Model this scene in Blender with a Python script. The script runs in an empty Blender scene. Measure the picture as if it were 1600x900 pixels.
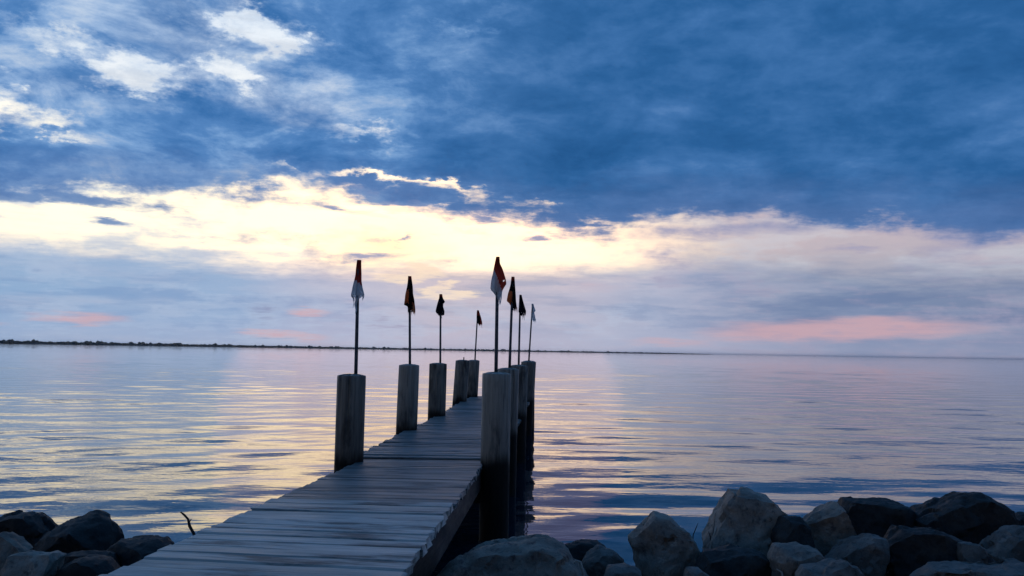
import bpy, bmesh, math, random
import numpy as np
from mathutils import Vector, Matrix, noise as mnoise

SC = bpy.context.scene
COL = SC.collection
rad = math.radians

# ------------------------------------------------------------------ camera
EYE = 1.65
cam_data = bpy.data.cameras.new("camera")
cam_data.sensor_width = 36.0
cam_data.lens = 28.125
cam_data.clip_start = 0.05
cam_data.clip_end = 60000
cam = bpy.data.objects.new("camera", cam_data)
COL.objects.link(cam)
cam.matrix_world = (Matrix.Translation((0, 0, EYE)) @ Matrix.Rotation(rad(94.5), 4, 'X')
                    @ Matrix.Rotation(rad(0.95), 4, 'Z'))
SC.camera = cam

# ------------------------------------------------------------------ view
SC.view_settings.view_transform = 'Standard'
SC.view_settings.look = 'None'
SC.view_settings.exposure = 0.0
SC.view_settings.gamma = 1.0
SC.view_settings.use_curve_mapping = False
SC.render.engine = 'CYCLES'
SC.cycles.max_bounces = 6
SC.cycles.diffuse_bounces = 2
SC.cycles.glossy_bounces = 4
SC.cycles.caustics_reflective = False
SC.cycles.caustics_refractive = False
SC.cycles.use_denoising = True

SUN_AZ, SUN_EL = -6.0, 6.5        # degrees, behind thin cloud


# ------------------------------------------------------------------ node helper
class G:
    """Small helper that writes node graphs."""
    def __init__(self, tree):
        self.t = tree
        self.n = tree.nodes
        self.l = tree.links

    def put(self, sock, v):
        if v is None:
            return
        if isinstance(v, bpy.types.NodeSocket):
            self.l.new(v, sock)
        elif hasattr(sock.default_value, '__len__'):
            v = tuple(v)
            sock.default_value = v + (1.0,) if len(sock.default_value) == 4 and len(v) == 3 else v
        else:
            sock.default_value = v

    def m(self, op, a, b=None, c=None, clamp=False):
        n = self.n.new('ShaderNodeMath')
        n.operation = op
        n.use_clamp = clamp
        self.put(n.inputs[0], a)
        self.put(n.inputs[1], b)
        self.put(n.inputs[2], c)
        return n.outputs[0]

    def add(self, a, b): return self.m('ADD', a, b)
    def sub(self, a, b): return self.m('SUBTRACT', a, b)
    def mul(self, a, b): return self.m('MULTIPLY', a, b)
    def mad(self, a, b, c): return self.m('MULTIPLY_ADD', a, b, c)

    def mapr(self, v, a, b, c=0.0, d=1.0, smooth=True):
        n = self.n.new('ShaderNodeMapRange')
        n.interpolation_type = 'SMOOTHSTEP' if smooth else 'LINEAR'
        n.clamp = True
        for i, x in enumerate((v, a, b, c, d)):
            self.put(n.inputs[i], x)
        return n.outputs[0]

    def vec(self, x, y, z=0.0):
        n = self.n.new('ShaderNodeCombineXYZ')
        for i, q in enumerate((x, y, z)):
            self.put(n.inputs[i], q)
        return n.outputs[0]

    def sep(self, v):
        n = self.n.new('ShaderNodeSeparateXYZ')
        self.put(n.inputs[0], v)
        return n.outputs

    def noise(self, v, scale, detail=4.0, rough=0.55, lac=2.0, dist=0.0):
        n = self.n.new('ShaderNodeTexNoise')
        self.put(n.inputs['Vector'], v)
        n.inputs['Scale'].default_value = scale
        n.inputs['Detail'].default_value = detail
        n.inputs['Roughness'].default_value = rough
        n.inputs['Lacunarity'].default_value = lac
        n.inputs['Distortion'].default_value = dist
        return n.outputs

    def mapping(self, v, loc=(0, 0, 0), rot=(0, 0, 0), scale=(1, 1, 1), kind='POINT'):
        n = self.n.new('ShaderNodeMapping')
        n.vector_type = kind
        self.put(n.inputs['Vector'], v)
        n.inputs['Location'].default_value = loc
        n.inputs['Rotation'].default_value = rot
        n.inputs['Scale'].default_value = scale
        return n.outputs[0]

    def blob(self, v, cx, cy, rx, ry, tilt=0.0):
        """1 in the middle of an ellipse, 0 at its rim."""
        q = self.mapping(v, (cx, cy, 0), (0, 0, rad(tilt)), (rx, ry, 1), 'TEXTURE')
        n = self.n.new('ShaderNodeTexGradient')
        n.gradient_type = 'SPHERICAL'
        self.put(n.inputs[0], q)
        return n.outputs['Fac']

    def ramp(self, f, stops, interp='EASE'):
        n = self.n.new('ShaderNodeValToRGB')
        cr = n.color_ramp
        cr.interpolation = interp
        while len(cr.elements) < len(stops):
            cr.elements.new(0.5)
        for e, (p, c) in zip(cr.elements, stops):
            e.position = p
            e.color = (c[0], c[1], c[2], 1) if hasattr(c, '__len__') else (c, c, c, 1)
        self.put(n.inputs[0], f)
        return n.outputs[0]

    def mix(self, f, a, b, blend='MIX'):
        n = self.n.new('ShaderNodeMix')
        n.data_type = 'RGBA'
        n.blend_type = blend
        n.clamp_factor = True
        self.put(n.inputs[0], f)
        self.put(n.inputs[6], a)
        self.put(n.inputs[7], b)
        return n.outputs[2]

    def bump(self, h, strength, dist, normal=None):
        n = self.n.new('ShaderNodeBump')
        self.put(n.inputs['Strength'], strength)
        n.inputs['Distance'].default_value = dist
        self.put(n.inputs['Height'], h)
        if normal is not None:
            self.put(n.inputs['Normal'], normal)
        return n.outputs[0]


# ------------------------------------------------------------------ sky
def build_sky():
    world = bpy.data.worlds.new("World")
    SC.world = world
    world.use_nodes = True
    t = world.node_tree
    t.nodes.clear()
    g = G(t)
    out = t.nodes.new('ShaderNodeOutputWorld')
    bg = t.nodes.new('ShaderNodeBackground')
    t.links.new(bg.outputs[0], out.inputs[0])
    tc = t.nodes.new('ShaderNodeTexCoord').outputs['Generated']
    x, y, z = g.sep(tc)
    zc = g.m('MAXIMUM', z, 0.0)
    az = g.mul(g.m('ARCTAN2', x, y), 57.29578)
    el = g.mul(g.m('ARCSINE', zc), 57.29578)
    k = g.m('DIVIDE', 1.0, g.add(zc, 0.10))
    plane = g.vec(g.mul(x, k), g.mul(y, k), 0.0)          # flat cloud layer seen in perspective
    # a slightly turned copy: the cloud streets run down to the right
    streets = g.mapping(plane, (3.1, 1.7, 0.4), (0, 0, rad(-14)), (0.75, 1.0, 1.0))

    # warped angles so that every border is torn by the same turbulence
    w = g.n.new('ShaderNodeSeparateColor')
    g.put(w.inputs[0], g.noise(streets, 3.4, 7.0, 0.6)[1])
    iso = g.mapping(tc, (2.3, 4.1, 0.7), (0, rad(4), 0), (1.0, 1.0, 2.1))    # lumps and torn edges
    n_iso = g.noise(iso, 9.0, 9.0, 0.62, dist=0.3)[0]
    n_wisp = g.noise(iso, 22.0, 7.0, 0.62)[0]
    wi = g.n.new('ShaderNodeSeparateColor')
    g.put(wi.inputs[0], g.noise(iso, 15.0, 8.0, 0.62)[1])
    lift = g.mapr(el, 0.0, 16.0, 0.25, 1.0, False)
    u = g.mad(g.mul(g.sub(w.outputs[0], 0.5), lift), 7.0, g.mad(g.mul(g.sub(wi.outputs[0], 0.5), lift), 8.0, az))
    v = g.mad(g.mul(g.sub(w.outputs[1], 0.5), lift), 3.2, g.mad(g.mul(g.sub(wi.outputs[1], 0.5), lift), 4.2, el))
    wf = g.n.new('ShaderNodeSeparateColor')
    g.put(wf.inputs[0], g.noise(iso, 42.0, 6.0, 0.65)[1])
    fray = g.mapr(el, 9.0, 14.0)
    u = g.mad(g.mul(g.sub(wf.outputs[0], 0.5), fray), 6.0, u)
    v = g.mad(g.mul(g.sub(wf.outputs[1], 0.5), fray), 2.6, v)
    V = g.vec(u, v, 0.0)

    n_big = g.noise(streets, 1.1, 5.0, 0.55)[0]
    n_mid = g.noise(streets, 2.8, 9.0, 0.60)[0]
    n_fine = g.noise(g.mapping(plane, (7.7, 2.2, 0), (0, 0, rad(-10)), (0.8, 1.3, 1)), 8.5, 8.0, 0.62)[0]
    dirn = g.mapping(tc, (1.3, 0.2, 5.0), (0, 0, 0), (1.0, 1.0, 7.0))
    n_str = g.noise(dirn, 5.5, 7.0, 0.55)[0]               # long flat streaks low down
    azf = g.mad(az, 1.0 / 120.0, 0.5)                       # -60..60 deg -> 0..1

    def azpos(a):
        return min(max(a / 120.0 + 0.5, 0.0), 1.0)

    # --- clear sky behind the clouds
    clear_l = g.ramp(g.m('DIVIDE', v, 30.0), [
        (0.0, (0.33, 0.44, 0.66)), (0.10, (0.48, 0.56, 0.72)), (0.17, (0.86, 0.78, 0.74)),
        (0.23, (1.45, 1.22, 0.84)), (0.33, (1.62, 1.38, 0.88)), (0.45, (1.40, 1.22, 0.90)),
        (0.52, (1.0, 1.0, 0.97)), (0.75, (0.84, 0.92, 1.0)), (1.0, (0.40, 0.56, 0.82))], 'LINEAR')
    clear_r = g.ramp(g.m('DIVIDE', v, 30.0), [
        (0.0, (0.33, 0.37, 0.50)), (0.10, (0.26, 0.34, 0.49)), (0.16, (0.34, 0.38, 0.50)),
        (0.22, (0.40, 0.38, 0.47)), (0.28, (0.52, 0.43, 0.49)), (0.4, (0.35, 0.40, 0.58)),
        (1.0, (0.30, 0.45, 0.72))], 'LINEAR')
    clear = g.mix(g.mapr(u, 1.0, 18.0), clear_l, clear_r)
    nish = t.nodes.new('ShaderNodeTexSky')
    nish.sky_type = 'NISHITA'
    nish.sun_disc = False
    nish.sun_elevation = rad(SUN_EL)
    nish.sun_rotation = rad(SUN_AZ)
    nish.air_density = 1.2
    nish.dust_density = 1.5
    add_n = g.n.new('ShaderNodeVectorMath')
    add_n.operation = 'MULTIPLY_ADD'
    g.put(add_n.inputs[0], nish.outputs[0])
    add_n.inputs[1].default_value = (0.012, 0.012, 0.012)
    g.put(add_n.inputs[2], clear)
    clear = add_n.outputs[0]
    # thin high veils inside the gaps and streaks across the bright band
    veil = g.mapr(g.mad(g.sub(n_iso, 0.5), 0.7, n_wisp), 0.42, 0.72)
    clear = g.mix(g.mul(veil, g.mapr(el, 12.0, 15.0, 0.0, 0.55)), clear, (0.42, 0.58, 0.80))
    band_v = g.mapr(g.mad(g.sub(n_wisp, 0.5), 0.45, n_str), 0.44, 0.62)
    clear = g.mix(g.mul(band_v, g.mapr(u, -6.0, -20.0, 0.45, 0.72)), clear, (0.66, 0.70, 0.76))
    # the veiled sun
    glow = g.blob(V, -8.8, 7.4, 6.0, 2.6, 4)
    clear = g.mix(g.mul(glow, 0.9), clear, (1.7, 1.25, 0.66))
    glow2 = g.blob(V, -1.0, 8.6, 14.0, 2.6, -6)
    clear = g.mix(g.mul(glow2, 0.8), clear, (2.1, 1.35, 0.90))

    # --- lower cloud bank
    top2 = g.mul(g.ramp(azf, [(azpos(-60), .20), (azpos(-33), .218), (azpos(-25.8), .23), (azpos(-16.6), .212),
                              (azpos(-12.7), .208), (azpos(-9), .21), (azpos(-4.6), .222), (azpos(4.6), .222),
                              (azpos(7), .21), (azpos(13.5), .225), (azpos(22), .215), (azpos(33), .19), (azpos(60), .18)],
                        'EASE'), 30.0)
    wv = g.mad(g.sub(w.outputs[2], 0.5), 2.6, el)
    t2 = g.mapr(g.add(g.sub(top2, wv), g.add(g.mul(g.sub(n_str, 0.5), 2.8), g.mul(g.sub(n_iso, 0.5), 2.2))), -0.7, 2.0)
    bank = g.ramp(azf, [(azpos(-60), (0.27, 0.30, 0.41)), (azpos(-33), (0.215, 0.375, 0.61)), (azpos(-20), (0.235, 0.385, 0.62)),
                        (azpos(-12), (0.38, 0.42, 0.60)), (azpos(-4), (0.49, 0.445, 0.55)), (azpos(3), (0.43, 0.42, 0.55)),
                        (azpos(10), (0.31, 0.37, 0.54)), (azpos(22), (0.165, 0.25, 0.41)), (azpos(33), (0.145, 0.215, 0.365)),
                        (azpos(60), (0.27, 0.29, 0.40))], 'EASE')
    bank_pale = g.mix(0.32, bank, (0.60, 0.58, 0.68))
    bank = g.mix(g.mapr(g.mad(g.sub(n_iso, 0.5), 0.5, n_str), 0.40, 0.66), bank, bank_pale)
    n_st2 = g.noise(g.mapping(tc, (4.7, 1.9, 2.0), (0, rad(1.5), 0), (1.0, 1.0, 9.0)), 6.5, 8.0, 0.6)[0]
    shade2 = g.mapr(n_st2, 0.56, 0.40, 0.0, 1.0)
    bank = g.mix(g.mul(shade2, g.mapr(el, 0.4, 2.0)), bank, g.mix(1.0, bank, (0.70, 0.80, 0.90), 'MULTIPLY'))
    bank = g.mix(g.mapr(el, 3.2, 0.0, 0.0, 0.35), bank, (0.41, 0.44, 0.62))
    sky = g.mix(g.mul(t2, 0.93), clear, bank)
    # sunlit scraps in the bank
    pink = None
    for (cx, cy, rx, ry, tilt, wgt) in [
            (-14.3, 2.45, 2.4, 0.55, 0, 1.6), (-16.8, 1.0, 4.6, 0.50, -4, 1.3), (-28.3, 1.6, 4.4, 0.6, 3, 1.25),
            (-33.5, 1.1, 3.0, 0.35, 0, 0.7), (22.4, 1.75, 12.0, 1.15, 1.5, 1.25), (27.5, 2.0, 7.0, 0.5, 1, 0.7),
            (11.0, 0.85, 4.5, 0.4, 0, 0.5), (-11.0, 3.3, 4.0, 0.6, 6, 0.4)]:
        b = g.mul(g.blob(g.vec(g.mad(g.sub(u, az), 0.6, az), g.mad(g.sub(w.outputs[1], 0.5), 1.1, el)), cx, cy, rx, ry, tilt), wgt)
        pink = b if pink is None else g.m('MAXIMUM', pink, b)
    sky = g.mix(g.mapr(g.mad(g.sub(n_str, 0.5), 2.0, pink), 0.18, 1.0, 0.0, 0.80), sky, (0.66, 0.40, 0.43))
    gold = None
    for (cx, cy, rx, ry, tilt, wgt) in [(-5.0, 4.0, 3.4, 0.6, 2, 1.0), (-5.4, 4.5, 1.8, 0.4, 12, 1.0), (-8.0, 5.2, 3.0, 0.7, 8, 0.8),
                                        (-6.6, 5.6, 2.6, 0.6, -8, 0.8)]:
        b = g.mul(g.blob(g.vec(u, g.mad(g.sub(w.outputs[1], 0.5), 2.4, el)), cx, cy, rx, ry, tilt), wgt)
        gold = b if gold is None else g.m('MAXIMUM', gold, b)
    sky = g.mix(g.mapr(gold, 0.15, 0.6, 0.0, 0.9), sky, (1.0, 0.80, 0.60))

    # --- the dark deck of cloud above
    base1 = g.mul(g.ramp(azf, [(azpos(-60), .30), (azpos(-33), .285), (azpos(-27.8), .305), (azpos(-22), .32), (azpos(-16), .335),
                               (azpos(-12.9), .345), (azpos(-8.4), .335), (azpos(-2.9), .315), (azpos(1.3), .295), (azpos(4.5), .28),
                               (azpos(11.3), .30), (azpos(17.8), .29), (azpos(24), .27), (azpos(33), .245), (azpos(60), .24)],
                         'EASE'), 30.0)
    edge = g.mapr(g.sub(v, base1), -0.6, 2.6, 0.0, 1.0, False)
    hole = None
    for (cx, cy, rx, ry, tilt, wgt) in [
            (-27.2, 18.0, 6.0, 1.5, -10, 1.30), (-17.8, 21.0, 5.0, 1.5, -6, 0.95), (-20.0, 22.8, 5.5, 2.0, -32, 0.62), (-22.0, 20.0, 9.0, 3.4, -10, 0.34),
            (-20.3, 18.2, 3.2, 1.2, -5, 0.8), (-34.2, 14.1, 5.4, 1.9, -6, 1.3), (-31.0, 12.6, 6.0, 1.0, 6, 0.55), (-31.0, 15.0, 9.0, 2.6, 0, 0.30),
            (-9.8, 12.3, 7.0, 0.8, -7, 0.95), (-16.5, 12.3, 6.0, 0.8, -8, 0.6),
            (-4.6, 11.3, 3.0, 0.8, -10, 0.7), (-3.4, 22.2, 2.2, 1.1, 0, 0.55), (-10.3, 14.9, 3.5, 0.8, -4, 0.5),
            (-15.0, 16.5, 10.0, 3.0, -12, 0.42), (-26.0, 21.0, 18.0, 8.0, -10, 0.36), (7.5, 12.4, 4.5, 0.9, 6, 0.38),
            (2.0, 10.4, 4.0, 0.9, -6, 0.5)]:
        b = g.mul(g.blob(V, cx, cy, rx, ry, tilt), wgt)
        hole = b if hole is None else g.add(hole, b)
    puff = None
    for (cx, cy, rx, ry, tilt, wgt) in [
            (-7.6, 11.0, 5.4, 0.9, 1, 1.2), (-28.6, 9.2, 5.0, 0.55, 0, 0.95), (-32.6, 8.9, 2.8, 0.7, 0, 1.0),
            (-26.7, 7.9, 2.6, 0.28, -4, 0.5), (1.6, 7.9, 2.0, 0.35, 3, 0.6), (-7.9, 7.7, 1.0, 0.4, 20, 0.6),
            (-1.0, 9.3, 3.0, 0.4, 0, 0.6), (5.0, 9.0, 5.0, 0.5, 0, 0.7), (-10.6, 6.4, 4.5, 0.4, 6, 0.5),
            (22.9, 7.0, 2.6, 0.35, 0, 0.6), (15.0, 8.6, 9.0, 0.7, 0, 0.5), (-12.9, 9.9, 4.0, 0.4, -6, 0.45)]:
        b = g.mul(g.blob(g.vec(u, g.mad(g.sub(w.outputs[1], 0.5), 1.8, el)), cx, cy, rx, ry, tilt), wgt)
        puff = b if puff is None else g.m('MAXIMUM', puff, b)
    thick = g.mad(edge, 0.95, g.mul(g.sub(n_mid, 0.5), 0.7))
    thick = g.mad(g.sub(n_fine, 0.5), 0.35, thick)
    thick = g.mad(g.sub(n_iso, 0.5), 1.15, thick)
    thick = g.mad(g.sub(n_wisp, 0.5), 0.62, thick)
    thick = g.sub(thick, g.mul(hole, g.mapr(n_wisp, 0.30, 0.68, 0.35, 1.25, False)))
    thick = g.m('MAXIMUM', thick, g.mul(puff, g.mad(g.sub(n_wisp, 0.5), 3.0, 0.95)))
    soft = g.mapr(el, 11.0, 17.0)
    leftish = g.mul(soft, g.mapr(az, -6.0, -14.0))
    cover = g.mapr(thick, g.mad(soft, -0.38, -0.16), g.mad(leftish, 0.42, 0.52))
    body = g.mad(g.sub(n_big, 0.5), 1.1, g.mul(thick, 0.62))
    body = g.mad(g.sub(n_mid, 0.5), 0.45, body)
    body = g.mad(g.sub(n_iso, 0.5), g.mapr(az, -12.0, 8.0, 1.7, 0.6), body)
    body = g.mad(g.sub(n_wisp, 0.5), 0.18, body)
    shade_l = g.ramp(body, [(0.0, (0.36, 0.50, 0.72)), (0.22, (0.20, 0.37, 0.66)), (0.50, (0.090, 0.235, 0.52)),
                            (0.85, (0.045, 0.165, 0.42)), (1.0, (0.038, 0.145, 0.38))], 'LINEAR')
    shade_r = g.ramp(body, [(0.0, (0.10, 0.235, 0.50)), (0.3, (0.050, 0.165, 0.405)), (0.6, (0.025, 0.120, 0.325)),
                            (1.0, (0.013, 0.085, 0.25))], 'LINEAR')
    dark = g.mix(g.m('MAXIMUM', g.mapr(az, -14.0, 8.0), g.mapr(az, -36.0, -70.0)), shade_l, shade_r)
    # low edge of the deck turns mauve, rims near the sun are lit
    dark = g.mix(g.mapr(g.sub(v, base1), 4.5, 0.0, 0.0, 0.55), dark, (0.115, 0.19, 0.40))
    dark = g.mix(g.mapr(g.sub(v, base1), 0.9, -0.6, 0.0, 0.78), dark, g.mix(g.mapr(az, -24.0, -10.0), (0.24, 0.34, 0.54), (0.46, 0.42, 0.54)))
    warm = g.blob(g.vec(az, el), -3.0, 9.0, 26.0, 7.0)
    rim = g.mix(g.mapr(warm, 0.0, 0.6), (0.55, 0.66, 0.82), (0.95, 0.66, 0.55))
    rim = g.mix(g.mapr(az, 6.0, 18.0), rim, (0.36, 0.33, 0.46))
    dark = g.mix(g.mapr(thick, 0.45, 0.08, 0.0, 0.8), dark, rim)
    sky = g.mix(cover, sky, dark)

    # away from the sunset the same cloud goes on, dimmer towards the dark side of the sky
    dim = g.mul(g.mapr(g.m('ABSOLUTE', az), 55.0, 135.0, 1.0, g.mapr(el, 30.0, 75.0, 0.62, 1.0)), 1.0)
    sky = g.mix(1.0, sky, g.vec(dim, dim, dim), 'MULTIPLY')
    g.put(bg.inputs['Color'], sky)
    bg.inputs['Strength'].default_value = 1.0
    world.cycles.sampling_method = 'MANUAL'
    world.cycles.sample_map_resolution = 512


build_sky()

# ------------------------------------------------------------------ sun, veiled by cloud
sun_data = bpy.data.lights.new("sun", 'SUN')
sun_data.energy = 0.024
sun_data.angle = rad(28)
sun_data.color = (1.0, 0.47, 0.31)
sun = bpy.data.objects.new("sun", sun_data)
COL.objects.link(sun)
_d = Vector((math.sin(rad(SUN_AZ)) * math.cos(rad(SUN_EL)), math.cos(rad(SUN_AZ)) * math.cos(rad(SUN_EL)), math.sin(rad(SUN_EL))))
sun.rotation_euler = _d.to_track_quat('Z', 'Y').to_euler()
sun.location = (-8, 40, 20)

# ------------------------------------------------------------------ object helpers
def link(name, me, parent=None, mats=()):
    o = bpy.data.objects.new(name, me)
    COL.objects.link(o)
    if me is not None:
        for m in mats:
            if m.name not in [k.name for k in me.materials if k]:
                me.materials.append(m)
    if parent is not None:
        o.parent = parent
    return o


def tag(o, label=None, cat=None, group=None, kind=None):
    if label:
        o["label"] = label
    if cat:
        o["category"] = cat
    if group:
        o["group"] = group
    if kind:
        o["kind"] = kind
    return o


def mesh(name, verts, faces, smooth=False):
    me = bpy.data.meshes.new(name)
    me.from_pydata([tuple(v) for v in verts], [], faces)
    me.update()
    if smooth:
        me.polygons.foreach_set('use_smooth', [True] * len(me.polygons))
    return me


def bm_mesh(name, bm, smooth=False):
    me = bpy.data.meshes.new(name)
    bmesh.ops.recalc_face_normals(bm, faces=bm.faces)
    bm.to_mesh(me)
    bm.free()
    if smooth:
        me.polygons.foreach_set('use_smooth', [True] * len(me.polygons))
    return me


def material(name):
    m = bpy.data.materials.new(name)
    m.use_nodes = True
    m.node_tree.nodes.clear()
    g = G(m.node_tree)
    out = g.n.new('ShaderNodeOutputMaterial')
    p = g.n.new('ShaderNodeBsdfPrincipled')
    g.l.new(p.outputs[0], out.inputs[0])
    return m, g, p


def tube(pts, radii, seg=10, jitter=0.0, seed=0, caps=True):
    """A tapered tube along points."""
    rnd = random.Random(seed)
    verts, faces = [], []
    pts = [Vector(p) for p in pts]
    for i, p in enumerate(pts):
        a = pts[max(i - 1, 0)]
        b = pts[min(i + 1, len(pts) - 1)]
        d = (b - a).normalized()
        q = d.to_track_quat('Z', 'Y')
        for s in range(seg):
            an = 2 * math.pi * s / seg
            r = radii[i] * (1 + rnd.uniform(-jitter, jitter))
            verts.append(p + q @ Vector((math.cos(an) * r, math.sin(an) * r, 0)))
    for i in range(len(pts) - 1):
        for s in range(seg):
            s2 = (s + 1) % seg
            faces.append((i * seg + s, i * seg + s2, (i + 1) * seg + s2, (i + 1) * seg + s))
    if caps:
        faces.append(tuple(reversed(range(seg))))
        faces.append(tuple(range((len(pts) - 1) * seg, len(pts) * seg)))
    return verts, faces


# ------------------------------------------------------------------ materials
def wood_material(name, along, tint_a, tint_b, dark, wet=None, scale=1.0):
    """Weathered timber: grain runs along the object axis 'along'."""
    m, g, p = material(name)
    tc = g.n.new('ShaderNodeTexCoord').outputs['Object']
    info = g.n.new('ShaderNodeObjectInfo')
    off = g.n.new('ShaderNodeVectorMath')
    off.operation = 'MULTIPLY_ADD'
    g.put(off.inputs[0], g.vec(info.outputs['Random'], info.outputs['Random'], info.outputs['Random']))
    off.inputs[1].default_value = (37.0, 53.0, 71.0)
    g.put(off.inputs[2], tc)
    q = off.outputs[0]
    sc = [14.0 * scale] * 3
    sc[along] = 0.9 * scale
    stretched = g.mapping(q, scale=tuple(sc))
    grain = g.noise(stretched, 2.2, 7.0, 0.65)[0]
    sc2 = [40.0 * scale] * 3
    sc2[along] = 1.4 * scale
    fibre = g.noise(g.mapping(q, scale=tuple(sc2)), 2.0, 4.0, 0.6)[0]
    sc3 = [6.0 * scale] * 3
    sc3[along] = 1.5 * scale
    blot = g.noise(g.mapping(q, scale=tuple(sc3)), 1.0, 6.0, 0.65)[0]
    c = g.mix(g.mapr(grain, 0.30, 0.72), tint_a, tint_b)
    c = g.mix(g.mapr(info.outputs['Random'], 0.0, 0.6, 0.38, 0.0, False), c, tuple(k * 0.5 for k in tint_b))
    c = g.mix(g.mapr(info.outputs['Random'], 0.6, 1.0, 0.0, 0.5, False), c, tint_a)
    c = g.mix(g.mapr(blot, 0.50, 0.68, 0.0, 0.85), c, dark)
    crack = g.mapr(fibre, 0.42, 0.32)
    c = g.mix(g.mul(crack, 0.7), c, dark)
    if wet is not None:
        geo = g.n.new('ShaderNodeNewGeometry').outputs['Position']
        zz = g.sep(geo)[2]
        zz = g.mad(g.sub(g.noise(g.mapping(geo, scale=(9, 9, 2.0)), 1.0, 4.0, 0.6)[0], 0.5), 0.22, zz)
        f = g.mapr(zz, wet, wet + 0.16, 1.0, 0.0)
        c = g.mix(g.mul(f, 0.96), c, (0.006, 0.008, 0.008))
        f2 = g.mapr(zz, wet + 0.1, wet + 0.75, 0.35, 0.0)
        c = g.mix(f2, c, dark)
    g.put(p.inputs['Base Color'], c)
    g.put(p.inputs['Roughness'], g.mapr(blot, 0.3, 0.7, 0.42, 0.62))
    if wet is None:
        p.inputs['Specular IOR Level'].default_value = 0.5
    else:
        g.put(p.inputs['Specular IOR Level'], g.mapr(f, 0.0, 1.0, 0.35, 0.05))
    h = g.add(g.mul(grain, 0.6), g.mul(fibre, 0.6))
    g.put(p.inputs['Normal'], g.bump(h, 0.7, 0.006))
    return m


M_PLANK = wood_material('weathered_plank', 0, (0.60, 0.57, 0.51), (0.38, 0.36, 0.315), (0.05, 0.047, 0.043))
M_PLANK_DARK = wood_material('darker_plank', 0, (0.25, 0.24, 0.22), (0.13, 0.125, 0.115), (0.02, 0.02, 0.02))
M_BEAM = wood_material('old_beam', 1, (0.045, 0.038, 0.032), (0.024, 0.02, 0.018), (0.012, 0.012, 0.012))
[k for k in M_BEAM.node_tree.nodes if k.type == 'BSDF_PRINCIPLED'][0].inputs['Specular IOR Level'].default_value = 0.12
M_PILE = wood_material('weathered_pile', 2, (0.46, 0.38, 0.305), (0.17, 0.135, 0.108), (0.026, 0.022, 0.020), wet=0.64)


def plain(name, col, rough=0.8, var=0.25, scale=12.0, bump=0.3, dist=0.004, metallic=0.0, sheen=0.0):
    m, g, p = material(name)
    tc = g.n.new('ShaderNodeTexCoord').outputs['Object']
    n = g.noise(tc, scale, 6.0, 0.6)[0]
    dk = tuple(c * (1 - var * 1.6) for c in col)
    lt = tuple(min(c * (1 + var), 1) for c in col)
    g.put(p.inputs['Base Color'], g.mix(g.mapr(n, 0.3, 0.7), dk, lt))
    p.inputs['Roughness'].default_value = rough
    p.inputs['Metallic'].default_value = metallic
    g.put(p.inputs['Normal'], g.bump(g.noise(tc, scale * 4, 4.0, 0.6)[0], bump, dist))
    return m


def cloth(name, col):
    m, g, p = material(name)
    tc = g.n.new('ShaderNodeTexCoord').outputs['Object']
    n = g.noise(tc, 14.0, 5.0, 0.6)[0]
    g.put(p.inputs['Base Color'], g.mix(g.mapr(n, 0.3, 0.7), tuple(c * 0.6 for c in col), tuple(min(1, c * 1.15) for c in col)))
    p.inputs['Roughness'].default_value = 0.9
    p.inputs['Specular IOR Level'].default_value = 0.1
    wv = g.n.new('ShaderNodeTexWave')
    wv.inputs['Scale'].default_value = 220.0
    g.put(wv.inputs['Vector'], tc)
    g.put(p.inputs['Normal'], g.bump(g.add(n, g.mul(wv.outputs[1], 0.1)), 0.35, 0.01))
    # thin fabric lets some of the sky behind glow through
    tr = g.n.new('ShaderNodeBsdfTranslucent')
    g.put(tr.inputs[0], tuple(min(1.0, c * 1.25) for c in col))
    mx = g.n.new('ShaderNodeMixShader')
    mx.inputs[0].default_value = 0.72
    g.l.new(p.outputs[0], mx.inputs[1])
    g.l.new(tr.outputs[0], mx.inputs[2])
    out = [k for k in g.n if k.type == 'OUTPUT_MATERIAL'][0]
    g.l.new(mx.outputs[0], out.inputs[0])
    return m


M_RED = cloth('red_cloth', (0.66, 0.11, 0.07))
M_WHITE = cloth('white_cloth', (0.86, 0.88, 0.90))
M_ORANGE = cloth('orange_cloth', (0.85, 0.32, 0.14))
M_BLACK = cloth('black_cloth', (0.022, 0.022, 0.028))
M_NAVY = cloth('navy_cloth', (0.012, 0.024, 0.05))
M_POLE = plain('pole_paint', (0.085, 0.085, 0.095), 0.6, 0.4, 30.0)
M_RUST = plain('rusty_iron', (0.10, 0.05, 0.035), 0.8, 0.4, 40.0)
M_TWIG = plain('bare_twig', (0.045, 0.035, 0.03), 0.9, 0.3, 60.0)
M_STRAW = plain('dry_straw', (0.36, 0.33, 0.28), 0.9, 0.2, 60.0)


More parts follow.
